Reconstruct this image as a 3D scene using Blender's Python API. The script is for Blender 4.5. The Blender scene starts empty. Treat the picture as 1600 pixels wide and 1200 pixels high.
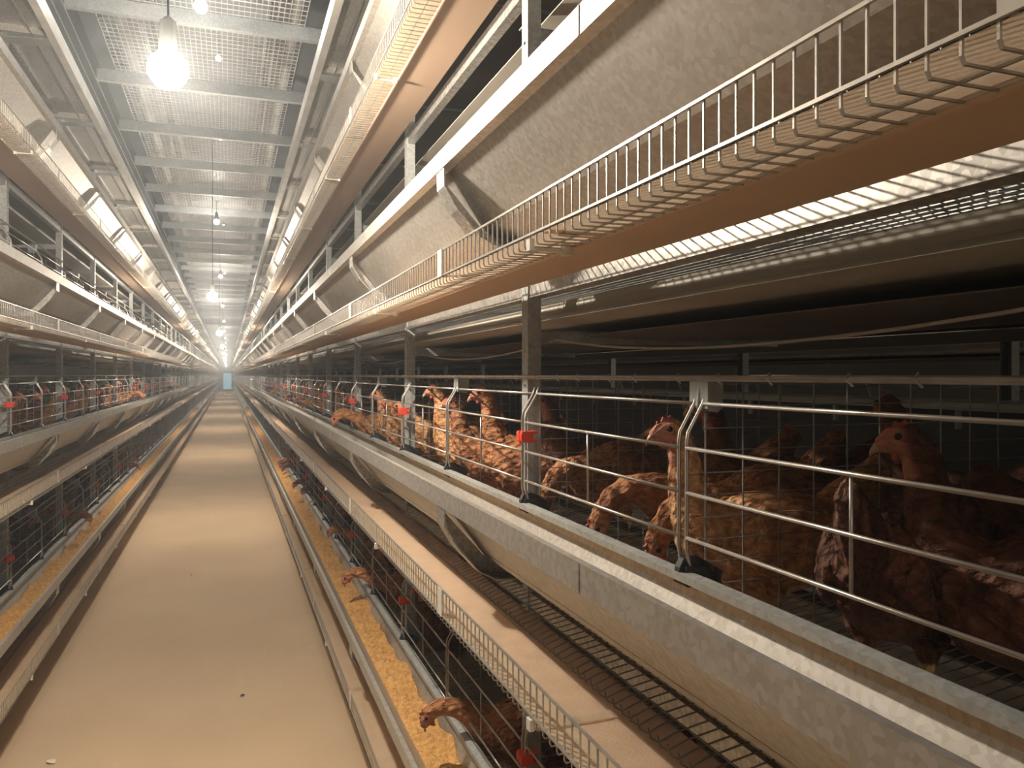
import bpy, bmesh, math, random
from mathutils import Vector, Matrix
random.seed(7)
SC = bpy.context.scene
COL = SC.collection

# ------------------------------------------------------------------ camera
CAMZ = 1.40
YAW = math.radians(20.0)
cam_d = bpy.data.cameras.new('camera')
cam = bpy.data.objects.new('camera', cam_d)
COL.objects.link(cam)
cam.location = (0, 0, CAMZ)
cam.rotation_euler = (math.radians(90), 0, -YAW)
cam_d.sensor_width = 36.0
cam_d.lens = 1220 / 1600 * 36
cam_d.shift_y = -14 / 1600
cam_d.clip_start = 0.02
cam_d.clip_end = 300
SC.camera = cam

# ------------------------------------------------------------------ world, exposure
w = bpy.data.worlds.new('world')
SC.world = w
w.use_nodes = True
w.node_tree.nodes['Background'].inputs[0].default_value = (0.75, 0.85, 1.0, 1)
w.node_tree.nodes['Background'].inputs[1].default_value = 0.02
SC.view_settings.view_transform = 'Standard'
SC.view_settings.look = 'None'
SC.view_settings.gamma = 1
SC.view_settings.use_curve_mapping = False
SC.view_settings.exposure = 2.1
SC.cycles.use_denoising = True
SC.cycles.use_adaptive_sampling = True
SC.cycles.adaptive_threshold = 0.06
SC.cycles.adaptive_min_samples = 16
SC.cycles.max_bounces = 5
SC.cycles.diffuse_bounces = 3
SC.cycles.glossy_bounces = 2
SC.cycles.volume_bounces = 0
SC.cycles.sample_clamp_indirect = 4.0
WATT = {'bulb': 25.0, 'bulb_dim': 4.4, 'bulb_far': 2.2}   # light of the three kinds of bulb
HAZE = 0.016

# ------------------------------------------------------------------ constants
P = 0.675             # tier pitch
S = 1.22              # upright spacing
Y0 = 1.535            # first upright in view
YS, YE = -1.6, 81.0   # racks start / end
AX = -0.155           # aisle axis

# sides: world x = sx * X + tx
SIDES = {'right': (1, 0.0), 'left': (-1, 2 * AX), 'back': (-1, 2.712), 'next': (1, 3.02)}

# ------------------------------------------------------------------ materials
def new_mat(name):
    m = bpy.data.materials.new(name)
    m.use_nodes = True
    nt = m.node_tree
    b = nt.nodes['Principled BSDF']
    return m, nt, b

def mat(name, col, rough=0.6, metal=0.0, var=0.15, scale=6.0, stretch=(1, 1, 1), bump=0.0, bscale=60.0,
        spangle=0.0, col2=None, detail=4.0):
    m, nt, b = new_mat(name)
    N, L = nt.nodes, nt.links
    tc = N.new('ShaderNodeTexCoord')
    mp = N.new('ShaderNodeMapping')
    mp.inputs['Scale'].default_value = stretch
    L.new(tc.outputs['Object'], mp.inputs['Vector'])
    nz = N.new('ShaderNodeTexNoise')
    nz.inputs['Scale'].default_value = scale
    nz.inputs['Detail'].default_value = detail
    L.new(mp.outputs['Vector'], nz.inputs['Vector'])
    rp = N.new('ShaderNodeValToRGB')
    c2 = col2 or tuple(c * (1 - var) for c in col)
    c1 = col if col2 else tuple(min(1, c * (1 + var)) for c in col)
    rp.color_ramp.elements[0].position = 0.32
    rp.color_ramp.elements[1].position = 0.68
    rp.color_ramp.elements[0].color = (*c2, 1)
    rp.color_ramp.elements[1].color = (*c1, 1)
    L.new(nz.outputs['Fac'], rp.inputs['Fac'])
    out = rp.outputs['Color']
    if spangle > 0:
        vo = N.new('ShaderNodeTexVoronoi')
        vo.inputs['Scale'].default_value = 130
        L.new(mp.outputs['Vector'], vo.inputs['Vector'])
        mx = N.new('ShaderNodeMixRGB')
        mx.blend_type = 'OVERLAY'
        mx.inputs['Fac'].default_value = spangle
        L.new(out, mx.inputs['Color1'])
        sp = N.new('ShaderNodeSeparateColor')
        L.new(vo.outputs['Color'], sp.inputs['Color'])
        L.new(sp.outputs[0], mx.inputs['Color2'])
        out = mx.outputs['Color']
    L.new(out, b.inputs['Base Color'])
    b.inputs['Roughness'].default_value = rough
    b.inputs['Metallic'].default_value = metal
    if bump > 0:
        n2 = N.new('ShaderNodeTexNoise')
        n2.inputs['Scale'].default_value = bscale
        n2.inputs['Detail'].default_value = 3
        L.new(mp.outputs['Vector'], n2.inputs['Vector'])
        bp = N.new('ShaderNodeBump')
        bp.inputs['Strength'].default_value = bump
        bp.inputs['Distance'].default_value = 0.01
        L.new(n2.outputs['Fac'], bp.inputs['Height'])
        L.new(bp.outputs['Normal'], b.inputs['Normal'])
    return m

M = {}
M['galv'] = mat('galvanised_steel', (0.52, 0.50, 0.465), 0.45, 0.8, 0.10, 3.0, spangle=0.25)
M['galv_body'] = mat('galvanised_sheet', (0.60, 0.575, 0.53), 0.55, 0.90, 0.08, 2.2, spangle=0.16, bump=0.02, bscale=8)
M['post'] = mat('zinc_post', (0.42, 0.44, 0.43), 0.5, 0.35, 0.14, 4.0, spangle=0.15)
M['grate'] = mat('bright_grating', (0.80, 0.78, 0.73), 0.4, 0.25, 0.1, 10.0)
M['wire'] = mat('zinc_wire', (0.50, 0.47, 0.43), 0.35, 0.6, 0.12, 30.0)
M['mesh'] = mat('cage_mesh_wire', (0.32, 0.31, 0.29), 0.45, 0.5, 0.15, 30.0)
M['belt'] = mat('woven_egg_belt', (0.80, 0.67, 0.50), 0.85, 0.0, 0.10, 30.0, bump=0.35, bscale=260)
M['tray'] = mat('tan_plastic_tray', (0.66, 0.47, 0.33), 0.55, 0.0, 0.14, 5.0, stretch=(1, 0.12, 1))
M['manure'] = mat('manure_belt', (0.62, 0.57, 0.48), 0.6, 0.0, 0.16, 5.0, stretch=(1, 0.2, 1))
M['palesheet'] = mat('pale_sheet', (0.45, 0.43, 0.40), 0.6, 0.1, 0.15, 3.0)
M['dusty'] = mat('dusty_sheet', (0.15, 0.12, 0.095), 0.7, 0.0, 0.2, 3.0)
M['shadeplate'] = mat('shade_sheet', (0.045, 0.05, 0.056), 0.6, 0.1, 0.2, 3.0)  # near-black colour standing for shade, on the added sheets
M['feed'] = mat('ground_feed', (0.80, 0.47, 0.17), 0.95, 0.0, 0.3, 70.0, bump=0.9, bscale=170, col2=(0.52, 0.26, 0.08))
M['concrete'] = mat('dusty_concrete', (0.68, 0.52, 0.34), 0.85, 0.0, 0.06, 1.3, bump=0.06, bscale=50, col2=(0.60, 0.45, 0.29), detail=8)
M['red'] = mat('orange_red_plastic', (0.85, 0.075, 0.03), 0.4, 0.0, 0.05)
M['black'] = mat('black_plastic', (0.025, 0.028, 0.03), 0.45, 0.0, 0.1)
M['greyplastic'] = mat('grey_plastic', (0.36, 0.38, 0.36), 0.5, 0.0, 0.06)
M['white'] = mat('white_plastic', (0.74, 0.70, 0.62), 0.5, 0.0, 0.05)
M['cable'] = mat('grey_cable', (0.38, 0.33, 0.27), 0.6, 0.0, 0.05)
M['roof'] = mat('grey_roof_sheet', (0.42, 0.43, 0.43), 0.7, 0.0, 0.06, 1.0)
M['dimwall'] = mat('shade_dark_wall', (0.16, 0.145, 0.125), 0.85, 0.0, 0.1, 1.0)  # wall colour darkened to stand for the dim light on it
M['wall'] = mat('pale_wall', (0.62, 0.57, 0.50), 0.8, 0.0, 0.08, 1.0)
M['comb'] = mat('red_comb', (0.42, 0.10, 0.06), 0.55, 0.0, 0.2, 80.0, bump=0.3, bscale=300)
M['beak'] = mat('horn_beak', (0.50, 0.32, 0.20), 0.4, 0.0, 0.1, 50.0)
M['eye'] = mat('dark_eye', (0.02, 0.012, 0.008), 0.12, 0.0, 0.1)
M['socket'] = mat('lamp_socket', (0.20, 0.21, 0.21), 0.5, 0.0, 0.1)
M['feather'] = mat('loose_feather', (0.80, 0.72, 0.58), 0.7, 0.0, 0.05)

def translucent(m, amount):
    nt = m.node_tree
    b = nt.nodes['Principled BSDF']
    t = nt.nodes.new('ShaderNodeBsdfTranslucent')
    t.inputs['Color'].default_value = (0.95, 0.76, 0.58, 1)
    x = nt.nodes.new('ShaderNodeMixShader')
    x.inputs[0].default_value = amount
    nt.links.new(b.outputs[0], x.inputs[1]); nt.links.new(t.outputs[0], x.inputs[2])
    nt.links.new(x.outputs[0], nt.nodes['Material Output'].inputs['Surface'])
translucent(M['belt'], 0.55)

def emit(name, col, strength):
    m = bpy.data.materials.new(name)
    m.use_nodes = True
    nt = m.node_tree
    nt.nodes.clear()
    e = nt.nodes.new('ShaderNodeEmission')
    o = nt.nodes.new('ShaderNodeOutputMaterial')
    e.inputs[0].default_value = (*col, 1)
    e.inputs[1].default_value = strength
    nt.links.new(e.outputs[0], o.inputs[0])
    return m
def glow(name, col, strength):
    """clear glowing bulb: adds its light, lets the filament's light through"""
    m = emit(name, col, strength)
    nt = m.node_tree
    ad = nt.nodes.new('ShaderNodeAddShader'); tr = nt.nodes.new('ShaderNodeBsdfTransparent')
    em = [n for n in nt.nodes if n.type == 'EMISSION'][0]; ou = [n for n in nt.nodes if n.type == 'OUTPUT_MATERIAL'][0]
    nt.links.new(em.outputs[0], ad.inputs[0]); nt.links.new(tr.outputs[0], ad.inputs[1]); nt.links.new(ad.outputs[0], ou.inputs[0])
    m.cycles.emission_sampling = 'NONE'
    return m
M['bulb'] = glow('lit_bulb', (1.0, 0.87, 0.69), 14)
M['bulb_dim'] = glow('dim_lit_bulb', (1.0, 0.89, 0.74), 8)
M['bulb_far'] = glow('old_lit_bulb', (1.0, 0.85, 0.66), 5)
M['daylight'] = emit('daylight_pane', (0.36, 0.80, 1.0), 0.21)

def plumage(name, dark, lite):
    m, nt, b = new_mat(name)
    N, L = nt.nodes, nt.links
    tc = N.new('ShaderNodeTexCoord')
    mp = N.new('ShaderNodeMapping')
    mp.inputs['Scale'].default_value = (0.55, 1.5, 1.0)
    mp.inputs['Rotation'].default_value = (0, math.radians(-40), 0)
    L.new(tc.outputs['Object'], mp.inputs['Vector'])
    nz = N.new('ShaderNodeTexNoise')
    nz.inputs['Scale'].default_value = 85
    nz.inputs['Detail'].default_value = 5
    nz.inputs['Distortion'].default_value = 0.6
    L.new(mp.outputs['Vector'], nz.inputs['Vector'])
    vo = N.new('ShaderNodeTexVoronoi')
    vo.inputs['Scale'].default_value = 52
    L.new(mp.outputs['Vector'], vo.inputs['Vector'])
    big = N.new('ShaderNodeTexNoise')
    big.inputs['Scale'].default_value = 11
    L.new(tc.outputs['Object'], big.inputs['Vector'])
    a1 = N.new('ShaderNodeMath'); a1.operation = 'MULTIPLY_ADD'
    L.new(big.outputs['Fac'], a1.inputs[0]); a1.inputs[1].default_value = 0.7
    L.new(nz.outputs['Fac'], a1.inputs[2])
    rp = N.new('ShaderNodeValToRGB')
    rp.color_ramp.elements[0].position = 0.58
    rp.color_ramp.elements[1].position = 1.10 if False else 1.0
    rp.color_ramp.elements[0].color = (*dark, 1)
    rp.color_ramp.elements[1].color = (*lite, 1)
    L.new(a1.outputs[0], rp.inputs['Fac'])
    at = N.new('ShaderNodeAttribute'); at.attribute_name = 'Skin'
    sp = N.new('ShaderNodeSeparateColor')
    L.new(at.outputs['Color'], sp.inputs['Color'])
    m1 = N.new('ShaderNodeMixRGB'); m1.inputs['Color2'].default_value = (0.50, 0.20, 0.12, 1)
    L.new(sp.outputs[0], m1.inputs['Fac']); L.new(rp.outputs['Color'], m1.inputs['Color1'])
    m2 = N.new('ShaderNodeMixRGB'); m2.inputs['Color2'].default_value = (0.60, 0.40, 0.16, 1)
    L.new(sp.outputs[1], m2.inputs['Fac']); L.new(m1.outputs['Color'], m2.inputs['Color1'])
    L.new(m2.outputs['Color'], b.inputs['Base Color'])
    b.inputs['Roughness'].default_value = 0.72
    ad = N.new('ShaderNodeMath'); ad.operation = 'ADD'
    L.new(nz.outputs['Fac'], ad.inputs[0]); L.new(vo.outputs['Distance'], ad.inputs[1])
    bp = N.new('ShaderNodeBump'); bp.inputs['Strength'].default_value = 0.9; bp.inputs['Distance'].default_value = 0.012
    L.new(ad.outputs[0], bp.inputs['Height']); L.new(bp.outputs['Normal'], b.inputs['Normal'])
    return m
M['hen0'] = plumage('ginger_plumage', (0.15, 0.042, 0.014), (0.52, 0.23, 0.09))
M['hen1'] = plumage('shaded_chestnut_plumage', (0.036, 0.010, 0.005), (0.17, 0.055, 0.022))  # chestnut darkened, cage shade put into the plumage colour
M['hen2'] = plumage('buff_plumage', (0.27, 0.085, 0.026), (0.74, 0.40, 0.18))

# ------------------------------------------------------------------ mesh builder
class MB:
    def __init__(s):
        s.v = []; s.f = []
    def box(s, x0, x1, y0, y1, z0, z1):
        n = len(s.v)
        s.v += [(x0, y0, z0), (x1, y0, z0), (x1, y1, z0), (x0, y1, z0), (x0, y0, z1), (x1, y0, z1), (x1, y1, z1), (x0, y1, z1)]
        s.f += [tuple(n + i for i in q) for q in ((0, 3, 2, 1), (4, 5, 6, 7), (0, 1, 5, 4), (1, 2, 6, 5), (2, 3, 7, 6), (3, 0, 4, 7))]
        return s
    def tube(s, pts, r, n=5, cap=True):
        pts = [Vector(p) for p in pts]
        base = len(s.v)
        k = len(pts)
        prev = None
        for i, p in enumerate(pts):
            if i == 0: d = pts[1] - p
            elif i == k - 1: d = p - pts[i - 1]
            else: d = (pts[i + 1] - p).normalized() + (p - pts[i - 1]).normalized()
            d.normalize()
            if prev is None:
                a = Vector((0, 0, 1)) if abs(d.z) < 0.9 else Vector((0, 1, 0))
                u = d.cross(a).normalized()
            else:
                u = (prev - d * prev.dot(d)).normalized()
            prev = u
            v = d.cross(u)
            rr = r[i] if isinstance(r, (list, tuple)) else r
            for j in range(n):
                t = 2 * math.pi * (j + 0.5) / n
                s.v.append(tuple(p + u * (math.cos(t) * rr) + v * (math.sin(t) * rr)))
        for i in range(k - 1):
            for j in range(n):
                a = base + i * n + j; b = base + i * n + (j + 1) % n
                s.f.append((a, b, b + n, a + n))
        if cap:
            s.f.append(tuple(base + j for j in reversed(range(n))))
            s.f.append(tuple(base + (k - 1) * n + j for j in range(n)))
        return s
    def sheet(s, prof, y0, y1, t=0.0015, ys=None):
        """open (x, z) polyline of thickness t run along y"""
        pr = [Vector(p) for p in prof]
        k = len(pr)
        offs = []
        for i in range(k):
            if i == 0: d = pr[1] - pr[0]
            elif i == k - 1: d = pr[-1] - pr[-2]
            else: d = (pr[i + 1] - pr[i]).normalized() + (pr[i] - pr[i - 1]).normalized()
            d.normalize()
            offs.append(Vector((-d.y, d.x)) * t)
        loop = [p for p in pr] + [pr[i] + offs[i] for i in reversed(range(k))]
        return s.prism([(p.x, p.y) for p in loop], y0, y1, ys, k)
    def prism(s, loop, y0, y1, ys=None, k=None):
        ys = ys or [y0, y1]
        n = len(loop)
        b = len(s.v)
        for y in ys:
            s.v += [(x, y, z) for x, z in loop]
        for i in range(len(ys) - 1):
            for j in range(n):
                a = b + i * n + j; c = b + i * n + (j + 1) % n
                s.f.append((a, c, c + n, a + n))
        e = b + (len(ys) - 1) * n
        if k:
            for j in range(k - 1):
                q = (j, j + 1, n - 2 - j, n - 1 - j)
                s.f.append(tuple(b + i for i in reversed(q)))
                s.f.append(tuple(e + i for i in q))
        else:
            s.f.append(tuple(b + j for j in reversed(range(n))))
            s.f.append(tuple(e + j for j in range(n)))
        return s
    def mesh(s, name, m, side='right', dz=0.0, smooth=False):
        sx, tx = SIDES[side]
        me = bpy.data.meshes.new(name)
        f = s.f if sx > 0 else [tuple(reversed(q)) for q in s.f]
        me.from_pydata([(sx * x + tx, y, z + dz) for x, y, z in s.v], [], f)
        me.materials.append(M[m] if isinstance(m, str) else m)
        bm = bmesh.new(); bm.from_mesh(me)
        bmesh.ops.recalc_face_normals(bm, faces=bm.faces)
        bm.to_mesh(me); bm.free()
        if smooth:
            for p in me.polygons: p.use_smooth = True
        me.update()
        return me
    def build(s, name, m, parent=None, side='right', dz=0.0, smooth=False):
        return link(name, s.mesh(name, m, side, dz, smooth), parent)

def link(name, me, parent=None, loc=None):
    o = bpy.data.objects.new(name, me)
    COL.objects.link(o)
    if parent is not None: o.parent = parent
    if loc is not None: o.location = loc
    return o
def tag(o, label=None, cat=None, group=None, kind=None):
    if label: o['label'] = label
    if cat: o['category'] = cat
    if group: o['group'] = group
    if kind: o['kind'] = kind
    return o
def empty(name, loc, label, cat, group=None):
    o = bpy.data.objects.new(name, None)
    o.empty_display_size = 0.05
    COL.objects.link(o)
    o.location = loc
    return tag(o, label, cat, group)

def WX(side, X):
    sx, tx = SIDES[side]
    return sx * X + tx
def TZ(n):                    # world height of tier n's reference level
    return CAMZ + (n - 2) * P
TIER = {1: 'bottom tier', 2: 'second tier', 3: 'third tier', 4: 'fourth tier'}
ORD = ['nearest', 'second', 'third', 'fourth', 'fifth', 'sixth', 'seventh', 'eighth', 'ninth', 'tenth', 'eleventh', 'twelfth',
       'thirteenth', 'fourteenth', 'fifteenth', 'sixteenth', 'seventeenth', 'eighteenth', 'nineteenth', 'twentieth',
       'twenty-first', 'twenty-second', 'twenty-third', 'twenty-fourth', 'twenty-fifth', 'twenty-sixth', 'twenty-seventh', 'twenty-eighth',
       'twenty-ninth', 'thirtieth']
POSTS = [Y0 + S * k for k in range(-2, 65)]

# ------------------------------------------------------------------ setting
def plane_obj(name, x0, x1, y0, y1, z0, z1, m):
    return tag(MB().box(x0, x1, y0, y1, z0, z1).build(name, m), kind='structure')
fl = plane_obj('floor', -3.2, 6.2, -6, 84, -0.12, 0.0, 'concrete')
tag(fl, 'dusty tan concrete floor of the long aisle between the cage rows', 'floor')
plane_obj('ceiling', -3.2, 6.2, -6, 84, 6.45, 6.55, 'roof')
plane_obj('wall_left', -3.3, -3.2, -6, 84, 0, 6.5, 'wall')
plane_obj('wall_right', 6.2, 6.3, -6, 84, 0, 6.5, 'dimwall')
plane_obj('wall_back', -3.2, 6.2, -6.1, -6.0, 0, 6.5, 'wall')
we = MB()
we.box(-3.2, -0.45, 82.6, 82.7, 0, 6.5).box(0.38, 6.2, 82.6, 82.7, 0, 6.5).box(-0.45, 0.38, 82.6, 82.7, 1.62, 6.5)
tag(we.build('wall_end', 'wall'), kind='structure')
d = MB().box(-0.45, -0.41, 82.58, 82.66, 0, 1.62).box(0.34, 0.38, 82.58, 82.66, 0, 1.62).box(-0.41, 0.34, 82.58, 82.66, 1.58, 1.62).build('door_1', 'greyplastic')
tag(d, kind='structure')
MB().box(-0.41, 0.34, 82.62, 82.64, 0.0, 1.58).build('pane', 'daylight', d)

# ------------------------------------------------------------------ long runs of each cage row
def ties(lo, hi):
    return [y for y in POSTS if lo <= y <= hi]

LIP = [(0.412, -0.240), (0.410, -0.229), (0.400, -0.228), (0.400, -0.263), (0.418, -0.265), (0.504, -0.375), (0.560, -0.396), (0.598, -0.302), (0.598, -0.288)]
def trough(side, n, label, y1=YE, brackets=24, group=None):
    z = TZ(n)
    r = empty('feed_trough', (WX(side, 0.5), YS, z - 0.375), label, 'trough', group)
    def ch(name, mb, m, smooth=False):
        o = mb.build(name, m, None, side, z, smooth)
        o.parent = r
        o.matrix_parent_inverse = Matrix.Translation(r.location).inverted()
        return o
    ch('trough_body', MB().sheet(LIP, YS, y1, -0.0015), 'galv_body')
    ch('inner_lip', MB().sheet([(0.574, -0.279), (0.574, -0.2685), (0.590, -0.2665), (0.600, -0.272), (0.600, -0.295)], YS, y1, -0.002), 'post')
    if brackets:
        b = MB()
        path = [(0.403, -0.2655), (0.404, -0.300), (0.432, -0.345), (0.478, -0.396), (0.510, -0.412), (0.560, -0.416), (0.612, -0.405)]
        b.sheet(path, -0.040, 0.016, -0.0025)
        web = path + [(0.612, -0.33), (0.565, -0.378), (0.504, -0.379), (0.411, -0.274)]
        b.prism(web, 0.014, 0.0165)
        rib = [(0.412, -0.292), (0.438, -0.338), (0.482, -0.387)]
        b.sheet([(x - 0.004, zz - 0.004) for x, zz in rib], -0.008, -0.002, -0.004)
        me = b.mesh('trough_bracket', 'galv', side, z)
        for y in ties(0.2 if side == 'right' else 2.0, 60)[:brackets]:
            o = link('trough_bracket', me, r)
            o.matrix_parent_inverse = Matrix.Translation(r.location).inverted()
            o.location = (0, y, 0)
        rest = ties(0, 80)[brackets:]
        if rest:
            fb = MB()
            for y in rest: fb.sheet(path, y - 0.022, y + 0.016, -0.003)
            o = ch('far_brackets', fb, 'galv'); o['kind'] = 'stuff'
    # joint straps every 2.44 m
    if side in ('right', 'left') and n <= 3:
        me = MB().sheet([(0.3988, -0.2275), (0.3988, -0.264)], -0.0015, 0.0015, -0.001).mesh('sheet_joint', 'galv', side, z)
        for k in range(8):
            o = link('sheet_joint', me, r)
            o.matrix_parent_inverse = Matrix.Translation(r.location).inverted()
            o.location = (0, 0.86 + 2.44 * k, 0)
    return r

def conveyor(side, n, label, wires=14.0, y1=YE, clips=14):
    z = TZ(n)
    r = empty('egg_conveyor', (WX(side, 0.48), YS, z - 0.49), label, 'conveyor')
    inv = Matrix.Translation(r.location).inverted()
    def ch(name, mb, m):
        o = mb.build(name, m, None, side, z)
        o.parent = r; o.matrix_parent_inverse = inv
        return o
    # belt, a little wavy at its inner edge
    b = MB()
    ys = [YS]
    while ys[-1] < min(y1, 24): ys.append(ys[-1] + 0.08)
    ys.append(y1)
    base = 0
    rows = []
    for i, y in enumerate(ys):
        wv = 0.004 * math.sin(y * 2.1 + n) + 0.003 * math.sin(y * 5.3)
        rows.append([(0.404, y, -0.4785), (0.43, y, -0.4795), (0.46, y, -0.4795), (0.49, y, -0.4793), (0.515 + wv, y, -0.4785)])
    for rr in rows: b.v += rr
    for i in range(len(rows) - 1):
        for j in range(4):
            a = i * 5 + j
            b.f.append((a, a + 1, a + 6, a + 5))
    ch('belt', b, 'belt')
    ch('support_tray', MB().sheet([(0.461, -0.4965), (0.462, -0.489), (0.582, -0.488)], YS, y1, -0.004), 'tray')
    g = MB()
    for zz, rr in ((-0.427, 0.0022), (-0.477, 0.0022)):
        g.tube([(0.400, YS, zz), (0.400, y1, zz)], rr, 4)
    for xx in (0.432, 0.462):
        g.tube([(xx, YS, -0.4915), (xx, y1, -0.4915)], 0.0014, 4)
    y = 0.10 if side == 'right' else 1.9
    while y < wires:
        q = 0.0014 if y < 5 else 0.0012
        g.tube([(0.4018, y, -0.427), (0.4018, y, -0.489), (0.404, y, -0.4935), (0.464, y, -0.4935)], q, 4, False)
        y += 0.0238
    ch('wire_guard', g, 'wire')
    st = MB().sheet([(0.3985, -0.425), (0.3985, -0.479)], -0.016, 0.016, -0.0015).mesh('guard_strap', 'white', side, z)
    cl = MB()
    cl.box(0.450, 0.461, -0.007, 0.007, -0.504, -0.486).box(0.402, 0.456, -0.004, 0.004, -0.500, -0.4960).box(0.397, 0.404, -0.007, 0.007, -0.500, -0.484)
    cl = cl.mesh('guard_clip', 'white', side, z)
    for k, yy in enumerate(ties(0 if side == 'right' else 2.0, 60)[:clips]):
        for me, dy in ((st, -0.02), (cl, -0.51)):
            o = link(me.name, me, r); o.matrix_parent_inverse = inv; o.location = (0, yy + dy, 0)
    # cross lap of the belt
    lap = MB().box(0.41, 0.512, -0.012, 0.012, -0.4795, -0.4765).mesh('belt_lap', 'belt', side, z)
    for k in range(5):
        o = link('belt_lap', lap, r); o.matrix_parent_inverse = inv; o.location = (0, 0.985 + 1.9 * k, 0)
    return r

def manure(side, n, label, y1=YE, wires=True):
    """lengthwise floor rail and manure belt under the cage floor"""
    z = TZ(n)
    r = empty('manure_belt', (WX(side, 0.9), YS, z - 0.56), label, 'conveyor')
    inv = Matrix.Translation(r.location).inverted()
    def ch(name, mb, m):
        o = mb.build(name, m, None, side, z); o.parent = r; o.matrix_parent_inverse = inv; return o
    ch('side_rail', MB().sheet([(0.630, -0.474), (0.616, -0.472), (0.616, -0.507), (0.640, -0.509)], YS, y1, 0.002), 'galv')
    ch('belt', MB().sheet([(0.715, -0.507), (0.704, -0.511), (0.700, -0.524), (0.703, -0.538), (0.672, -0.552), (0.72, -0.556), (1.0, -0.572), (1.30, -0.56), (1.30, -0.54)], YS, y1, 0.002), 'manure')
    ch('under_sheet', MB().sheet([(0.76, -0.586), (0.98, -0.596), (1.30, -0.586)], YS, y1, 0.002), 'dusty')
    return r

SN = {'right': 'right-hand', 'left': 'left-hand'}
for side in ('right', 'left'):
    for n in (1, 2, 3, 4):
        trough(side, n, 'long galvanised feed trough along the %s of the %s row' % (TIER[n], SN[side]))
        conveyor(side, n, 'tan egg belt with wire guard along the %s of the %s row' % (TIER[n], SN[side]), 14 if n > 1 else 9)
        manure(side, n, 'dirty white manure belt under the %s cages of the %s row' % (TIER[n], SN[side]))
manure('right', 5, 'manure belt topping the fourth tier of the right-hand row')
manure('left', 5, 'manure belt topping the fourth tier of the left-hand row')
for side in ('right', 'left'):
    for n in (7, 8):
        trough(side, n, 'galvanised trough above the overhead grating on the %s, %s of two' % (SN[side].split('-')[0], 'lower' if n == 7 else 'upper'), brackets=0)
for n in (1, 2, 3):
    trough('back', n, 'galvanised trough on the far side of the right-hand row, %s' % TIER[n], brackets=0)
    trough('next', n, 'galvanised trough across the neighbouring aisle seen through the cages, %s' % TIER[n], brackets=0)
    manure('back', n, 'manure belt in the rear half of the right-hand row, %s' % TIER[n])
    manure('next', n, 'manure belt across the neighbouring aisle seen through the cages, %s' % TIER[n])

# ------------------------------------------------------------------ uprights and top bars
def upright_mesh(side, full=True):
    b = MB()
    pr = [(0.652, -0.014), (0.652, -0.017), (0.613, -0.017), (0.613, 0.017), (0.652, 0.017), (0.652, 0.014)]
    # C section standing on the floor
    base = len(b.v)
    loop_o = [(0.643, -0.018), (0.612, -0.018), (0.612, 0.018), (0.643, 0.018)]
    loop_i = [(0.643, 0.016), (0.614, 0.016), (0.614, -0.016), (0.643, -0.016)]
    lp = loop_o + loop_i
    top = 3.75
    for zz in (0.0, top):
        b.v += [(x, y, zz) for x, y in lp]
    for j in range(8):
        c = (j + 1) % 8
        b.f.append((j, c, c + 8, j + 8))
    b.f.append((0, 1, 6, 7)); b.f.append((1, 2, 5, 6)); b.f.append((2, 3, 4, 5))
    b.f.append((8, 9, 14, 15)); b.f.append((9, 10, 13, 14)); b.f.append((10, 11, 12, 13))
    return b.mesh('upright', 'post', side)
for side in ('right', 'left', 'back'):
    lab = {'right': 'grey steel frame of uprights and cross arms carrying the right-hand cages',
           'left': 'grey steel frame of uprights and cross arms carrying the left-hand cages',
           'back': 'steel uprights on the far side of the right-hand cages'}[side]
    r = empty('rack_frame', (WX(side, 0.633), Y0, 0), lab, 'frame')
    inv = Matrix.Translation(r.location).inverted()
    me = upright_mesh(side)
    arm = MB().box(0.614, 1.30, 0.018, 0.021, 0.071, 0.099).box(0.614, 1.30, 0.018, 0.042, 0.097, 0.100).mesh('cross_arm', 'post', side)
    boltm = MB().tube([(0.613, 0, 0), (0.608, 0, 0)], 0.0042, 6).mesh('bolt', 'galv', side)
    near = [y for y in POSTS if y < 34]
    for y in near:
        o = link('upright', me, r); o.matrix_parent_inverse = inv; o.location = (0, y + 0.064, 0)
        if y < 12 and side != 'back':
            for n in (2, 3, 4): link('cross_arm', arm, o, (0, 0, TZ(n)))
        if y < 5 and side != 'back':
            for n in (2, 3):
                for q in (0.052, -0.02): link('bolt', boltm, o, (0, 0, TZ(n) + q))
    if side != 'back':
        fb = MB()
        for y in POSTS:
            if y >= 34: fb.box(0.612, 0.652, y - 0.018, y + 0.018, 0, 3.7)
        o = fb.build('far_uprights', 'post', None, side); o.parent = r; o.matrix_parent_inverse = inv; o['kind'] = 'stuff'
    # top bars
    for n in (1, 2, 3, 4):
        o = MB().tube([(0.6105, YS, -0.0045), (0.6105, YE, -0.0045)], 0.0042, 6).build('top_bar', 'wire', None, side, TZ(n), True)
        o.parent = r; o.matrix_parent_inverse = inv
        if side == 'right' and n == 2:
            tb = MB(); y = 0.33; 
            while y < 6:
                yy = y + random.uniform(-.02, .02)
                tb.tube([(0.612, yy, -0.012), (0.6045, yy + .002, -0.004), (0.611, yy + 0.004, 0.002), (0.618, yy + .005, -0.006)], 0.0014, 4)
                y += 0.11
            t = tb.build('wire_ties', 'wire', o, side, TZ(n)); t['kind'] = 'stuff'

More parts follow.
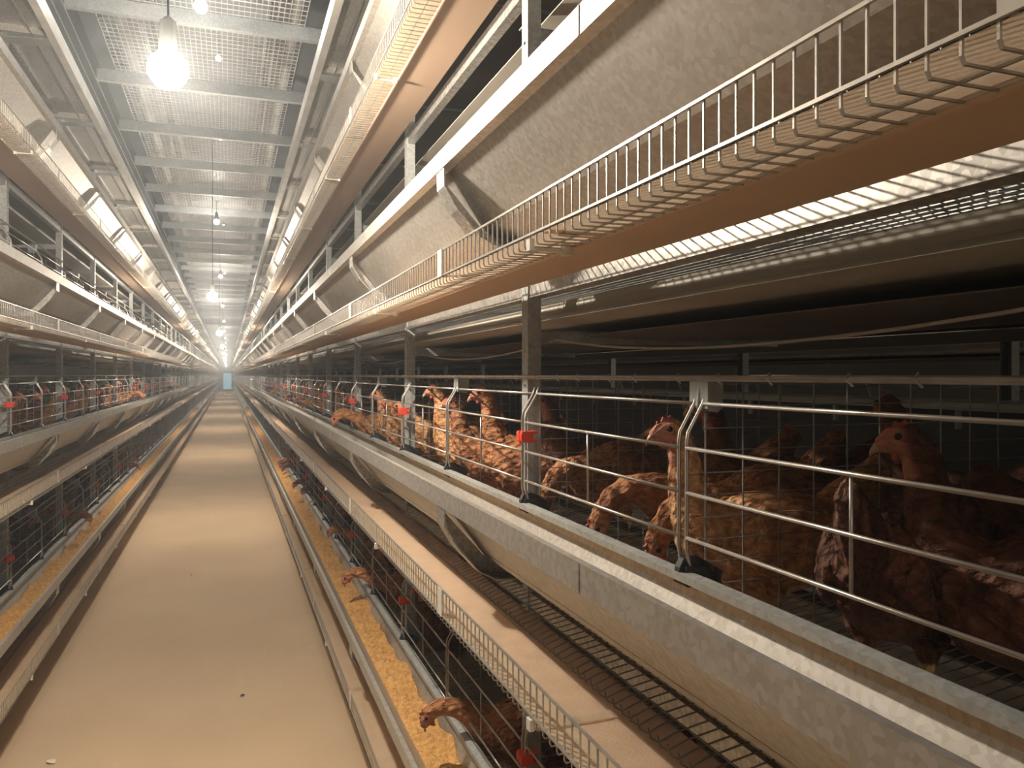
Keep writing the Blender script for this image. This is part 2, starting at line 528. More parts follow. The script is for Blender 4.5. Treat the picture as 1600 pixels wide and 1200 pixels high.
# ------------------------------------------------------------------ cages
CW = S / 2
C0 = Y0 - S            # 0.315
def rod(b, pts, r=0.0026, n=5): b.tube(pts, r, n)
def door_mesh(side, mid):
    b = MB()
    g = 0.010
    y0, y1 = g, CW - g
    F, T, B = 0.585, 0.611, 0.600
    for zz, xx in ((-0.0393, T), (-0.099, F), (-0.160, F), (-0.221, F), (-0.273, B)):
        b.tube([(xx, y0, zz), (xx, y1, zz)], 0.0027, 6)
    for yy in (y0, y1):
        b.tube([(T + 0.004, yy, -0.026), (T, yy, -0.0393), (F + 0.003, yy, -0.078), (F + 0.001, yy, -0.092), (F + 0.0005, yy, -0.235), (F + 0.004, yy, -0.255), (B + 0.004, yy, -0.290)], 0.0027, 6)
    b.tube([(F + 0.003, CW / 2, -0.097), (F + 0.003, CW / 2, -0.223)], 0.0022, 5)
    return b.mesh('door', 'wire', side, 0, True)
def partition_mesh(side):
    b = MB()
    for i in range(11):
        x = 0.622 + 0.062 * i
        b.tube([(x, 0, -0.452 + 0.125 * (x - 0.62)), (x, 0, -0.004)], 0.0013, 4, False)
    for j in range(14):
        z = -0.012 - 0.031 * j
        b.tube([(0.618, 0.002, z), (1.27, 0.002, z)], 0.0011, 4, False)
    return b.mesh('partition', 'mesh', side)
def floor_mesh(side):
    b = MB()
    y = 0.006
    while y < CW:
        b.tube([(1.28, y, -0.380), (0.66, y, -0.462), (0.605, y, -0.4685), (0.560, y, -0.4755), (0.534, y, -0.4845), (0.522, y, -0.477), (0.5185, y, -0.463)], 0.0013, 4, False)
        y += 0.0242
    for i in range(11):
        x = 0.63 + 0.062 * i
        z = -0.4690 + (x - 0.62) * 0.1323
        b.tube([(x, 0, z), (x, CW, z)], 0.0014, 4, False)
    b.tube([(0.575, 0, -0.4715), (0.575, CW, -0.4715)], 0.0014, 4, False)
    return b.mesh('floor_grid', 'mesh', side)
def plate_mesh(side):
    b = MB()
    b.prism([(0.613, -0.006), (0.611, -0.010), (0.607, -0.042), (0.610, -0.048), (0.640, -0.052), (0.648, -0.046), (0.650, -0.012), (0.646, -0.005)], -0.0025, 0.0025)
    b.box(0.6105, 0.6125, -0.022, 0.022, -0.046, -0.004)
    return b.mesh('top_plate', 'greyplastic', side)
def plate_dark(side): 
    me = plate_mesh(side); me.materials[0] = M['greyplastic']; return me
def hinge_mesh(side):
    b = MB()
    b.prism([(0.583, -0.250), (0.577, -0.262), (0.574, -0.2785), (0.590, -0.290), (0.640, -0.292), (0.646, -0.272), (0.62, -0.256), (0.600, -0.247)], -0.006, 0.006)
    b.prism([(0.583, -0.259), (0.580, -0.285), (0.640, -0.288), (0.63, -0.262)], -0.014, 0.014)
    return b.mesh('hinge', 'black', side)
def clip_mesh(side):
    b = MB()
    b.prism([(0.576, -0.118), (0.574, -0.123), (0.574, -0.137), (0.577, -0.141), (0.612, -0.141), (0.612, -0.136), (0.60, -0.134), (0.60, -0.124), (0.612, -0.122), (0.612, -0.118)], -0.016, 0.015)
    b.box(0.5735, 0.577, -0.003, 0.003, -0.143, -0.116)
    return b.mesh('latch', 'red', side)
def drinker_mesh(side):
    b = MB()
    b.tube([(1.27, 0, -0.055), (1.27, CW, -0.055)], 0.011, 8)
    for yy in (0.15, 0.46): b.tube([(1.27, yy, -0.066), (1.27, yy, -0.10)], 0.006, 6)
    return b.mesh('drinker_pipe', 'greyplastic', side)

LIMIT = {('right', 1): 17, ('right', 2): 26, ('right', 3): 14, ('left', 1): 20, ('left', 2): 26, ('left', 3): 20}
START = {'right': 0, 'left': 3}
for side in ('right', 'left'):
    dm, pm, fm, tp, hm, cm, dk = door_mesh(side, 0), partition_mesh(side), floor_mesh(side), plate_mesh(side), hinge_mesh(side), clip_mesh(side), drinker_mesh(side)
    for n in (1, 2, 3):
        z = TZ(n)
        for k in range(START[side], LIMIT[(side, n)]):
            y = C0 + CW * (k - (1 if side == 'right' else 0))
            i = k - START[side]
            c = empty('hen_cage', (0, y, z), '%s wire hen cage along the %s of the %s row' % (ORD[i], TIER[n], SN[side]), 'cage', 'wire hen cages')
            door = link('door', dm, c)
            at_post = (k - (1 if side == 'right' else 0)) % 2 == 0
            link('partition', pm, c)
            link('floor_grid', fm, c)
            if y < 9:
                link('hinge', hm, c)
                if n < 3: link('drinker_pipe', dk, c)
                if at_post: link('latch', cm, door)
                else: link('top_plate', tp, c)
            elif at_post: link('latch', cm, door)
        # the cages beyond those
        ye = C0 + CW * (LIMIT[(side, n)] - (1 if side == 'right' else 0))
        b = MB()
        for zz, xx in ((-0.0393, 0.611), (-0.099, 0.585), (-0.160, 0.585), (-0.221, 0.585), (-0.273, 0.6)):
            b.tube([(xx, ye, zz), (xx, YE, zz)], 0.0028, 4)
        y = ye
        while y < 45:
            b.tube([(0.611, y, -0.03), (0.585, y, -0.09), (0.585, y, -0.25), (0.6, y, -0.285)], 0.003, 4)
            y += CW
        tag(b.build('cage_fronts', 'wire', None, side, z), 'distant wire cage fronts running on along the %s of the %s row' % (TIER[n], SN[side]), 'cage', None, 'stuff')
for side in ('right', 'left'):
    for n in (1, 2, 3):
        tag(MB().sheet([(1.335, -0.42), (1.335, -0.05)], YS, YE, 0.002).build('back_shade_sheet', 'shadeplate', None, side, TZ(n)),  # added dark sheet: stands for the gloom behind the hens, blocks back light
            'added dark sheet standing for the shade at the back of the %s cages, %s row' % (TIER[n], SN[side]), 'shade sheet')
# rear fronts of the right-hand row
for n in (2,):
    b = MB()
    for zz, xx in ((-0.0393, 0.611), (-0.099, 0.585), (-0.160, 0.585), (-0.221, 0.585), (-0.273, 0.6)):
        b.tube([(xx, -1, zz), (xx, 30, zz)], 0.0028, 4)
    y = C0
    while y < 12:
        b.tube([(0.611, y, -0.03), (0.585, y, -0.09), (0.585, y, -0.25), (0.6, y, -0.285)], 0.003, 4)
        y += CW
    tag(b.build('rear_cage_fronts', 'wire', None, 'back', TZ(n)), 'wire cage fronts on the far side of the right-hand row, seen through the cages', 'cage', None, 'stuff')

# sagging cable from upright to upright, right-hand second tier
for side in ('right', 'left'):
    for i, y in enumerate([q for q in POSTS if (0 if side == 'right' else 2) < q < 9]):
        ya, yb = y - S, y
        pts = []
        for j in range(13):
            t = j / 12
            pts.append((0.658, ya + (yb - ya) * t, 0.075 - 0.045 * 4 * t * (1 - t) * (0.5 + 0.4 * ((i * 37) % 10) / 10)))
        tag(MB().tube(pts, 0.0022, 5).build('sagging_cable', 'cable', None, side, TZ(2), True),
            'thin cord sagging to the %s upright above the second-tier cages, %s side' % (ORD[i], side), 'cord', 'cords slung between the uprights')

# ------------------------------------------------------------------ feed in the lowest troughs
def feed(side, n, label, lo, hi):
    z = TZ(n)
    rnd = random.Random(n * 7 + len(side))
    b = MB()
    ny = int((hi - lo) / 0.02); nx = 9
    ph = [rnd.uniform(0, 6) for _ in range(6)]
    for i in range(ny + 1):
        y = lo + (hi - lo) * i / ny
        edge = 0.586 + 0.005 * math.sin(9 * y + ph[0]) + 0.005 * math.sin(23 * y + ph[1]) + 0.004 * math.sin(47 * y + ph[2])
        for j in range(nx + 1):
            t = j / nx
            x = 0.488 + (edge - 0.488) * t
            h = -0.353 + 0.012 * math.sin(14 * y + ph[3] + 2 * t) * t + 0.006 * math.sin(41 * y + 5 * t + ph[4]) + rnd.uniform(-.0035, .0035) + 0.02 * t
            if j == nx: h = -0.356
            if j == 0: h = -0.358
            b.v.append((x, y, h))
    for i in range(ny):
        for j in range(nx):
            a = i * (nx + 1) + j
            b.f.append((a, a + 1, a + nx + 2, a + nx + 1))
    o = b.build('feed_bed', 'feed', None, side, z)
    return tag(o, label, 'feed', None, 'stuff')
feed('right', 1, 'orange ground feed lying in the bottom-tier trough on the right', -0.5, 26)
feed('left', 1, 'orange ground feed lying in the bottom-tier trough on the left', 0.5, 26)
feed('right', 2, 'ground feed low in the second-tier trough on the right', -0.5, 14)
feed('left', 2, 'ground feed low in the second-tier trough on the left', 1.5, 14)

# ------------------------------------------------------------------ overhead walkway
wk = empty('overhead_walkway', (AX, Y0, CAMZ + 2.27), 'overhead walkway of steel grating on cross beams between the cage rows', 'walkway')
inv = Matrix.Translation(wk.location).inverted()
bm_ = MB()
b = MB().sheet([(0, 0), (0.001, 0)], 0, 1) if False else MB()
# beam: channel across the aisle
bx0, bx1 = AX - 0.80, AX + 0.80
b.box(bx0, bx1, -0.022, 0.022, 2.175, 2.179).box(bx0, bx1, -0.022, -0.018, 2.179, 2.26).box(bx0, bx1, 0.018, 0.022, 2.179, 2.26)
beam = b.mesh('cross_beam', 'post', 'right', CAMZ)
g = MB()
hw = 0.625
k = 0
x = AX - hw
while x <= AX + hw + 0.001:
    g.tube([(x, 0.0, 2.274), (x, S, 2.274)], 0.0036, 4, False)
    x += 0.0338
y = 0.035
while y < S:
    g.tube([(AX - hw, y, 2.267), (AX + hw, y, 2.267)], 0.0032, 4, False)
    y += 0.068
grate = g.mesh('grating_panel', 'grate', 'right', CAMZ)
for y in POSTS:
    if y > 70: break
    o = link('cross_beam', beam, wk); o.matrix_parent_inverse = inv; o.location = (0, y + 0.05, 0)
    o = link('grating_panel', grate, wk); o.matrix_parent_inverse = inv; o.location = (0, y + 0.05, 0)
for side in ('right', 'left'):
    # lengthwise rail under the walkway edge with sheet panels and brackets behind it
    r = empty('walkway_rail', (WX(side, 0.45), YS, CAMZ + 1.5), 'pale lengthwise steel rail and sheet panels above the fourth tier on the %s' % side, 'rail')
    iv = Matrix.Translation(r.location).inverted()
    def ch(name, mb, m):
        o = mb.build(name, m, None, side, CAMZ); o.parent = r; o.matrix_parent_inverse = iv; return o
    ch('rail', MB().sheet([(0.43, 1.478), (0.400, 1.478), (0.400, 1.545)], YS, YE, 0.003), 'grate')
    ch('rod', MB().tube([(0.50, YS, 1.50), (0.50, YE, 1.50)], 0.003, 5), 'wire')
    pan = MB().box(0.425, 0.66, 0.02, S - 0.012, 1.530, 1.534).box(0.425, 0.66, S - 0.03, S - 0.012, 1.50, 1.530).mesh('sheet_panel', 'galv_body', side, CAMZ)
    brk = MB().sheet([(0.405, 1.482), (0.62, 1.470), (0.62, 1.44)], -0.04, 0.04, 0.003).mesh('bracket', 'post', side, CAMZ)
    for y in POSTS:
        if y > 40: break
        o = link('sheet_panel', pan, r); o.matrix_parent_inverse = iv; o.location = (0, y, 0)
        o = link('bracket', brk, r); o.matrix_parent_inverse = iv; o.location = (0, y, 0)
    fp = ch('far_panels', MB().box(0.425, 0.66, POSTS[0] + S * math.ceil((40 - POSTS[0]) / S), YE, 1.53, 1.534), 'galv_body'); fp['kind'] = 'stuff'
    # added dark sheet standing for the shaded upper cages and gap beside the walkway
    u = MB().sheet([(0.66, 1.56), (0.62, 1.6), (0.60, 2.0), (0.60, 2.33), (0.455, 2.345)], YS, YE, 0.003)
    uo = u.build('side_shade_sheet', 'shadeplate', None, side, CAMZ)
    tag(uo, 'added dark sheet for the shade along the upper level beside the grating on the %s' % side, 'panel')
    for j, zz in enumerate((1.72, 1.86, 2.0, 2.12)):
        t = MB().tube([(0.575, YS, zz), (0.575, YE, zz)], 0.004, 4).build('wire', 'wire', None, side, CAMZ); t.parent = uo
    fu = MB().sheet([(0.62, 3.0), (0.60, 4.9)], YS, YE, 0.003).build('upper_sheeting', 'palesheet', None, side, CAMZ)
    tag(fu, 'pale sheeting of the highest cages under the roof on the %s' % side, 'panel')

# ------------------------------------------------------------------ lamps
def sphere_bulb(r, m='bulb'):
    b = MB()
    prof = [(0.40 * r, 0.80 * r), (0.62 * r, 0.72 * r), (0.88 * r, 0.48 * r), (0.99 * r, 0.2 * r), (1.0 * r, -0.05 * r), (0.92 * r, -0.4 * r), (0.68 * r, -0.74 * r), (0.35 * r, -0.94 * r), (0.04 * r, -1.0 * r)]
    n = 14
    for (q, z) in prof:
        for j in range(n):
            t = 2 * math.pi * j / n
            b.v.append((q * math.cos(t), q * math.sin(t), z))
    for i in range(len(prof) - 1):
        for j in range(n):
            a = i * n + j; c = i * n + (j + 1) % n
            b.f.append((a, c, c + n, a + n))
    return b.mesh('bulb', m, 'right', 0, True)
BM = sphere_bulb(0.048)
BS = sphere_bulb(0.036, 'bulb_dim')
BF = sphere_bulb(0.042, 'bulb_far')
LD = {}
def lamp(x, y, z, top, me, label, group):
    r = empty('pendant_lamp', (x, y, z), label, 'lamp', group)
    link('bulb', me, r)
    kind = me.materials[0].name
    key = {'lit_bulb': 'bulb', 'dim_lit_bulb': 'bulb_dim', 'old_lit_bulb': 'bulb_far'}[kind]
    if key not in LD:
        LD[key] = bpy.data.lights.new('filament', 'POINT')
        LD[key].energy = WATT[key]; LD[key].shadow_soft_size = 0.032; LD[key].color = (1.0, 0.885, 0.735) if key != 'bulb_dim' else (1.0, 0.95, 0.88)
    link('filament', LD[key], r)
    MB().tube([(0, 0, 0.024), (0, 0, 0.032), (0, 0, 0.060), (0, 0, 0.118), (0, 0, 0.130)], [0.014, 0.024, 0.022, 0.019, 0.006], 10).build('socket', 'socket', r)
    MB().tube([(0, 0, 0.13), (0, 0, top - z)], 0.0028, 5).build('cord', 'black', r)
k = 0
for i, y in enumerate([-4.4, 2.09, 7.96, 14.8, 21.7, 28.7, 36.0, 44, 52, 60, 68]):
    lab = 'low-hung bulb behind the photographer' if i == 0 else '%s low-hung glowing bulb on a black cord along the aisle' % ORD[i - 1]
    lamp(AX + 0.0172, y, CAMZ + 0.75, CAMZ + 2.275, BM, lab, 'low-hung bulbs along the aisle')
for i, y in enumerate([-1.3, 4.56, 10.9, 16.9, 24.1, 31, 38, 45, 52, 59, 66]):
    lab = 'bulb just under the grating above the photographer' if i == 0 else '%s small bulb hung just under the overhead grating' % ORD[i - 1]
    lamp(AX + 0.0172, y, CAMZ + 2.0, CAMZ + 2.275, BS, lab, 'bulbs under the overhead grating')
for i, y in enumerate([3.5, 7.5, 11.6, 15.5, 20.0, 24.5, 30, 36, 42, 50, 60, 70]):
    lamp(AX + 0.03, y, CAMZ + 4.4, 6.45, BS, '%s bulb under the roof, glimpsed above the grating' % ORD[i], 'bulbs under the roof')
for i, y in enumerate([-1.5, 3.0, 8.5, 15]):
    lamp(2.865, y, CAMZ + 0.9, 6.45, BF, '%s bulb in the neighbouring aisle beyond the right-hand cages' % ORD[i], 'bulbs in the neighbouring aisle')

# ------------------------------------------------------------------ hens
def loft(b, pts, n=12):
    """pts: (x, y, z, half_width, half_height) ellipse rings along a path"""
    base = len(b.v)
    k = len(pts)
    for i, (x, y, z, rw, rh) in enumerate(pts):
        p = Vector((x, y, z))
        q0 = Vector(pts[max(0, i - 1)][:3]); q1 = Vector(pts[min(k - 1, i + 1)][:3])
        d = (q1 - q0).normalized()
        side = d.cross(Vector((0, 0, 1)))
        side = Vector((0, -1, 0)) if side.length < 1e-3 else side.normalized()
        up = side.cross(d).normalized()
        for j in range(n):
            t = 2 * math.pi * j / n
            b.v.append(tuple(p + side * (math.cos(t) * rw) + up * (math.sin(t) * rh)))
    for i in range(k - 1):
        for j in range(n):
            a = base + i * n + j; c = base + i * n + (j + 1) % n
            b.f.append((a, c, c + n, a + n))
    b.f.append(tuple(base + j for j in reversed(range(n))))
    b.f.append(tuple(base + (k - 1) * n + j for j in range(n)))

POSE = {
 'alert': dict(body=[(-.125, .215, .030, .030), (-.10, .200, .052, .058), (-.045, .185, .068, .078), (.02, .178, .074, .084), (.07, .185, .066, .074), (.10, .208, .052, .054)],
               neck=[(.118, .242, .037, .037), (.127, .278, .028, .029), (.131, .312, .0225, .024), (.137, .340, .0205, .0225), (.152, .357, .0195, .021), (.170, .354, .015, .0165), (.184, .347, .008, .009)], tail=((-.10, .21), (-.155, .262), (-.205, .30))),
 'feeding': dict(body=[(-.13, .235, .030, .030), (-.10, .215, .052, .058), (-.045, .195, .068, .078), (.02, .180, .074, .084), (.075, .178, .064, .070), (.108, .190, .048, .050)],
               neck=[(.140, .205, .036, .036), (.178, .207, .028, .028), (.208, .192, .023, .023), (.228, .165, .021, .022), (.238, .142, .020, .021), (.244, .122, .0155, .016), (.247, .108, .008, .009)], tail=((-.10, .225), (-.16, .275), (-.20, .315))),
 'peering': dict(body=[(-.13, .205, .030, .030), (-.10, .195, .052, .058), (-.045, .182, .068, .078), (.02, .176, .074, .084), (.075, .182, .064, .072), (.108, .205, .050, .050)],
               neck=[(.140, .238, .036, .036), (.165, .268, .028, .028), (.182, .292, .0225, .0235), (.196, .308, .0205, .0225), (.214, .314, .0195, .021), (.231, .307, .015, .016), (.244, .298, .008, .009)], tail=((-.10, .20), (-.16, .24), (-.205, .275))),
 'reaching': dict(body=[(-.13, .225, .030, .030), (-.10, .210, .052, .058), (-.045, .193, .068, .078), (.02, .182, .072, .082), (.07, .192, .060, .066), (.10, .212, .046, .046)],
               neck=[(.130, .236, .034, .033), (.163, .256, .027, .0265), (.197, .266, .0225, .023), (.226, .263, .0205, .022), (.245, .248, .0195, .021), (.254, .230, .015, .016), (.259, .214, .008, .009)], tail=((-.10, .215), (-.16, .262), (-.20, .30))),
 'tall': dict(body=[(-.105, .175, .030, .032), (-.085, .180, .052, .058), (-.04, .190, .066, .080), (.015, .205, .070, .086), (.055, .235, .060, .070), (.075, .268, .046, .048)],
               neck=[(.084, .302, .034, .034), (.089, .335, .026, .027), (.092, .362, .0215, .023), (.098, .385, .0205, .022), (.113, .398, .0195, .021), (.131, .394, .015, .0165), (.145, .387, .008, .009)], tail=((-.09, .185), (-.15, .20), (-.205, .225))),
}
def hen_meshes(pose):
    p = POSE[pose]
    b = MB()
    line = [(x, 0, z, w_, h) for x, z, w_, h in p['body']] + [(x, 0, z, w_, h) for x, z, w_, h in p['neck']]
    loft(b, line, 14)
    (x0, z0), (x1, z1), (x2, z2) = p['tail']
    loft(b, [(x0 + .03, 0, z0 - .01, .040, .045), (x0, 0, z0, .040, .040), (x1, 0, z1, .026, .032), (x2, 0, z2, .010, .024)], 10)
    for s in (-1, 1):           # wings
        loft(b, [(.075, s * .055, .205, .010, .022), (.04, s * .071, .198, .013, .048), (-.02, s * .074, .192, .014, .055), (-.08, s * .060, .196, .012, .038), (-.135, s * .040, .208, .008, .014)], 10)
        # thigh, shank, toes
        loft(b, [(.005, s * .035, .15, .032, .036), (.012, s * .037, .115, .026, .030), (.004, s * .038, .085, .013, .014), (-.008, s * .038, .070, .0075, .0075), (.003, s * .038, .030, .0062, .0062), (.006, s * .038, .007, .008, .008)], 8)
        for a in (-0.5, 0, 0.5):
            loft(b, [(.004, s * .038, .008, .006, .006), (.004 + .045 * math.cos(a), s * .038 + .045 * math.sin(a), .005, .004, .004)], 6)
        loft(b, [(.006, s * .038, .008, .006, .006), (-.026, s * .038, .005, .004, .004)], 6)
    me = b.mesh('tmp', 'hen0', 'right')
    ob = link('tmp', me)
    md = ob.modifiers.new('r', 'REMESH'); md.mode = 'VOXEL'; md.voxel_size = 0.0042
    sm = ob.modifiers.new('s', 'SMOOTH'); sm.iterations = 4; sm.factor = 0.5
    dg = bpy.context.evaluated_depsgraph_get()
    ev = bpy.data.meshes.new_from_object(ob.evaluated_get(dg))
    bpy.data.objects.remove(ob)
    hx, hz = p['neck'][-3][0], p['neck'][-3][1]
    hv = Vector((hx, 0, hz)); fwd = (Vector((p['neck'][-1][0], 0, p['neck'][-1][1])) - hv).normalized()
    cols = []; cos = []
    nrm = [v.normal.copy() for v in ev.vertices]
    for v, nn in zip([v.co.copy() for v in ev.vertices], nrm):
        q = v - hv
        f = q.dot(fwd)
        face = max(0, min(1, (f + 0.004) / 0.012)) if q.length < 0.05 else 0
        leg = 1.0 if v.z < 0.082 and v.z < hz - 0.03 and q.length > 0.05 and abs(v.x) < 0.09 else 0.0
        cols += [face, leg, 0, 1]
        # ruffled outline of overlapping feathers
        if not face and not leg:
            v = v + nn * (math.sin(v.x * 210 + 3 * math.sin(v.z * 90)) * math.sin(v.z * 170 + 4 * math.sin(v.y * 60)) * 0.0016)
        cos += list(v)
    ev.vertices.foreach_set('co', cos)
    ca = ev.color_attributes.new('Skin', 'FLOAT_COLOR', 'POINT')
    ca.data.foreach_set('color', cols)
    ev.update()
    for q in ev.polygons: q.use_smooth = True
    # comb, wattles, beak, eyes
    up = Vector((-fwd.z, 0, fwd.x))
    if up.z < 0 and pose not in ('feeding', 'reaching'): up = -up
    def loc(f, s, u): return tuple(hv + fwd * f + Vector((0, s, 0)) + up * u)
    cb = MB()
    prof = [(.026, .006), (.027, .013), (.020, .0145), (.017, .021), (.011, .0185), (.006, .0245), (.000, .0200), (-.006, .0235), (-.009, .018), (-.008, .012)]
    n = len(prof)
    for s in (-.0022, .0022): cb.v += [loc(f, s, u) for f, u in prof]
    cb.f += [tuple(range(n)), tuple(reversed(range(n, 2 * n)))] + [(j, (j + 1) % n, (j + 1) % n + n, j + n) for j in range(n)]
    for s in (-1, 1):
        loft(cb, [(*loc(.018, s * .007, -.012), .003, .004), (*loc(.017, s * .009, -.019), .003, .0045), (*loc(.016, s * .008, -.024), .001, .002)], 6)
    comb = cb.mesh('comb', 'comb')
    bk = MB()
    loft(bk, [(*loc(.026, 0, .000), .0075, .0085), (*loc(.034, 0, -.002), .0055, .0065), (*loc(.041, 0, -.006), .0030, .0034), (*loc(.045, 0, -.010), .0006, .0006)], 8)
    beak = bk.mesh('beak', 'beak', 'right', 0, True)
    eyes = []
    for s in (-1, 1):
        ey = MB()
        c = Vector(loc(.006, s * .0165, .006))
        loft(ey, [(c.x, c.y - .0042, c.z, .0016, .0016), (c.x, c.y - .0022, c.z, .0044, .0044), (c.x, c.y + .0022, c.z, .0044, .0044), (c.x, c.y + .0042, c.z, .0016, .0016)], 8)
        eyes.append(ey.mesh('eye', 'eye', 'right', 0, True))
    return ev, comb, beak, eyes
HEN = {}
for ps in POSE:
    ev, comb, beak, eyes = hen_meshes(ps)
    vs = []
    for j in range(3):
        e = ev.copy(); e.materials.clear(); e.materials.append(M['hen%d' % j]); e.name = 'hen_body'
        vs.append(e)
    bpy.data.meshes.remove(ev)
    HEN[ps] = (vs, comb, beak, eyes)
FLOORZ = lambda X: -0.4675 + (X - 0.62) * 0.1323 + 0.002
HN = [0]
def hen(side, n, X, y, face_deg, pose, tone, label, small=False, sc=1.0):
    """face_deg: 0 = looking out into the aisle, +90 = looking up the aisle"""
    sx, tx = SIDES[side]
    a = math.radians(180 - face_deg) if sx > 0 else math.radians(face_deg)
    r = empty('hen', (WX(side, X), y, TZ(n) + FLOORZ(X)), label, 'hen', 'brown hens in the cages')
    r.rotation_euler = (0, 0, a)
    r.scale = (sc, sc, sc)
    vs, comb, beak, eyes = HEN[pose]
    link('body', vs[tone], r)
    link('comb', comb, r); link('beak', beak, r)
    if not small:
        for e in eyes: link('eye', e, r)
    HN[0] += 1
    return r
near = [
 ('right', 2, .79, 1.015, 12, 'alert', 2, 'ginger hen with raised neck standing behind the wire side mesh right of the corner plate'),
 ('right', 2, .91, 1.17, -6, 'feeding', 0, 'hen pressing its breast to the bars beside the dark corner plate'),
 ('right', 2, .90, 1.325, 4, 'feeding', 0, 'ginger hen stooping to the trough right of the nearest upright'),
 ('right', 2, 1.00, 1.22, 30, 'alert', 1, 'shade-dark chestnut hen deep in the cage behind the side mesh'),
 ('right', 2, .80, .77, 150, 'feeding', 1, 'dark hen with its back to the bars below the big bar glints'),
 ('right', 2, .86, .60, 50, 'alert', 1, 'big dark hen at the right edge turning its head to the left'),
 ('right', 2, 1.05, .90, 100, 'alert', 1, 'shadowed hen in the gloom left of the big dark hen'),
 ('right', 2, 1.1, .68, 200, 'peering', 1, 'shadowed hen at the very back of the nearest cage'),
 ('right', 2, .75, 1.97, 25, 'tall', 0, 'upright ginger hen with stretched neck left of the nearest upright'),
 ('right', 2, .92, 1.85, 10, 'alert', 1, 'shade-dark chestnut hen standing back behind the nearest upright'),
 ('right', 2, .90, 1.72, -20, 'feeding', 0, 'stooping hen half hidden by the nearest upright and its red latch'),
 ('right', 2, .745, 2.46, 20, 'tall', 2, 'buff hen with stretched neck between the second upright and the grey plate'),
 ('right', 2, .80, 2.30, 10, 'alert', 0, 'ginger hen beside the grey plate before the second upright'),
 ('right', 2, .83, 2.95, 25, 'peering', 2, 'hen peering out just beyond the second upright'),
 ('right', 2, .84, 3.22, 10, 'peering', 0, 'hen with lit face looking out beyond the second upright'),
 ('right', 2, .785, 3.50, 20, 'alert', 2, 'hen with pale lit face beside the next grey plate'),
 ('right', 2, .725, 3.74, 5, 'reaching', 0, 'hen stretching its head out over the second-tier trough'),
 ('right', 1, .73, 1.93, 10, 'reaching', 0, 'bottom-tier hen poking its head towards the feed nearest the camera'),
 ('right', 1, .80, 1.60, 20, 'alert', 1, 'shadowed bottom-tier hen close behind the nearest bars'),
 ('right', 1, .73, 3.40, 10, 'reaching', 0, 'bottom-tier hen poking its head out near a red latch'),
 ('right', 1, .79, 2.80, -20, 'alert', 1, 'shadowed bottom-tier hen beside the red latch'),
]
for h in near: hen(*h)
rnd = random.Random(11)
names = {0: 'ginger', 1: 'shade-dark chestnut', 2: 'buff'}
pn = {'reaching': 'reaching', 'alert': 'standing', 'feeding': 'stooping', 'peering': 'peering', 'tall': 'upright'}
def fill(side, n, k0, k1, per):
    for k in range(k0, k1):
        y = C0 + CW * (k - (1 if side == 'right' else 0))
        for j in range(per):
            ps = rnd.choice(['alert', 'peering', 'tall', 'reaching', 'alert', 'peering'] if j < 2 else ['alert', 'peering', 'feeding'])
            X = {'alert': .79, 'peering': .84, 'tall': .75, 'reaching': .725, 'feeding': .9}[ps] + (rnd.uniform(0, .04) if j < 2 else rnd.uniform(.20, .25))
            if j == 2 and X > 1.08: X = 1.08
            tone = rnd.choice([0, 1, 1, 2] if side == 'right' else [1, 1, 1, 0])
            yy = y + CW * ((j % 2) * 0.46 + 0.27) + rnd.uniform(-.05, .05)
            spot = ('front left', 'front right', 'rear')[j] if side == 'right' else ('front right', 'front left', 'rear')[j]
            if side == 'right': spot = ('front right', 'front left', 'rear')[j]
            else: spot = ('front left', 'front right', 'rear')[j]
            hen(side, n, X, yy, rnd.uniform(-22, 28), ps, tone,
                '%s %s hen at %s of the %s %s cage, %s row' % (pn[ps], names[tone], spot, ORD[k - START[side]], TIER[n], SN[side]), yy > 6, rnd.uniform(.92, 1.04))
fill('right', 2, 7, 22, 3)
fill('left', 2, 4, 24, 2)
fill('right', 1, 6, 16, 2)
fill('left', 1, 4, 16, 1)
fill('left', 3, 6, 14, 1)

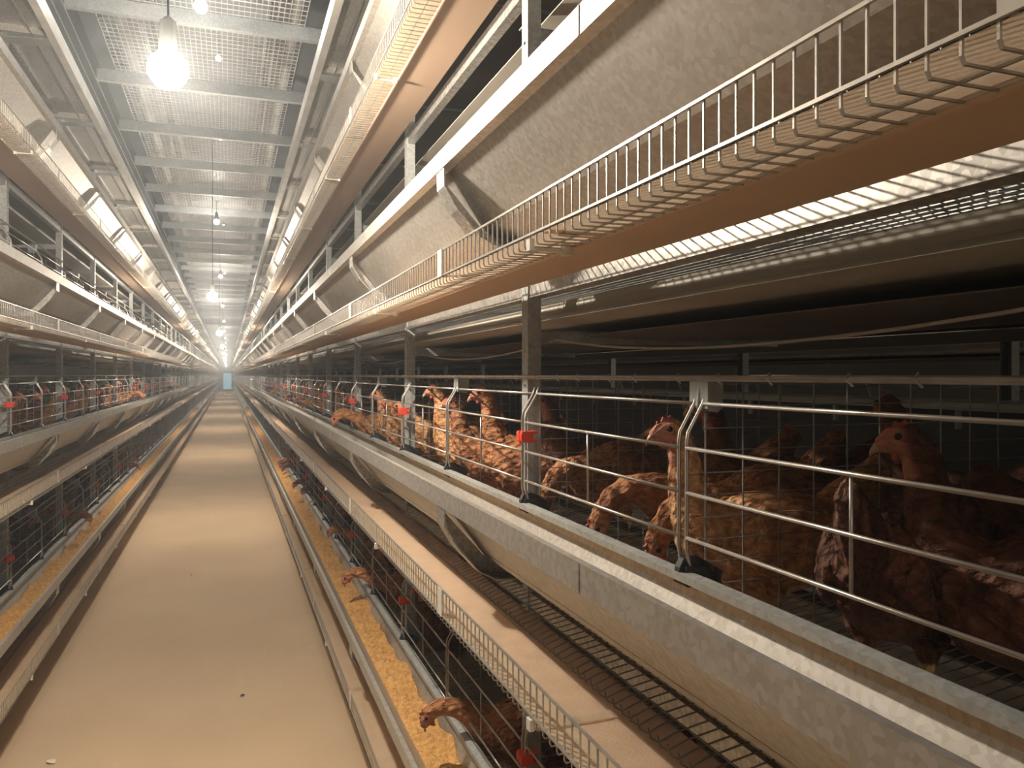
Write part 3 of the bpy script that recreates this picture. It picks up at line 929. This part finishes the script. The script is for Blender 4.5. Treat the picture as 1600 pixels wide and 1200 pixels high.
# ------------------------------------------------------------------ litter on the floor
def litter(name, pts, label, cat, m):
    (x, y) = pts
    b = MB()
    n = 9
    prof = []
    for i in range(n):
        t = i / (n - 1)
        prof.append((t, 0.3 * math.sin(math.pi * t) ** 0.8))
    L_ = 0.045 if name == 'feather' else 0.022
    for s in (0, 1):
        for t, wd in prof: b.v.append((L_ * (t - .5), L_ * wd, 0.002 + 0.004 * math.sin(3 * t) + 0.001 * s))
        for t, wd in reversed(prof): b.v.append((L_ * (t - .5), -L_ * wd, 0.002 + 0.004 * math.sin(3 * t) + 0.001 * s))
    m2 = 2 * n
    b.f += [tuple(reversed(range(m2))), tuple(range(m2, 2 * m2))] + [(j, (j + 1) % m2, (j + 1) % m2 + m2, j + m2) for j in range(m2)]
    o = b.build(name, m)
    o.location = (x, y, 0)
    o.rotation_euler = (0, 0, random.uniform(0, 3))
    tag(o, label, cat)
litter('feather', (-0.58, 3.06), 'small pale feather lying on the concrete near the lower left', 'feather', 'feather')
litter('feather', (-0.60, 3.22), 'tiny pale feather just beyond the larger one on the concrete', 'feather', 'feather')
litter('dropping', (0.06, 3.6), 'small dark speck on the concrete right of the aisle middle', 'dirt', 'black')
litter('dropping', (-0.24, 5.9), 'small dark speck farther up the concrete aisle', 'dirt', 'black')

# ------------------------------------------------------------------ dusty air
if HAZE > 0:
    hz = bpy.data.materials.new('dusty_air')
    hz.use_nodes = True
    nt = hz.node_tree
    nt.nodes.clear()
    vs_ = nt.nodes.new('ShaderNodeVolumeScatter')
    vs_.inputs['Color'].default_value = (0.86, 0.93, 1.0, 1)
    vs_.inputs['Density'].default_value = HAZE
    vs_.inputs['Anisotropy'].default_value = 0.45
    oo = nt.nodes.new('ShaderNodeOutputMaterial')
    nt.links.new(vs_.outputs[0], oo.inputs['Volume'])
    M['haze'] = hz
    o = MB().box(AX - 0.76, AX + 0.76, -5.9, 82.5, 0.005, 6.44).build('dusty_air', 'haze')
    tag(o, 'thin dust haze hanging in the air of the aisle', 'haze', None, 'stuff')
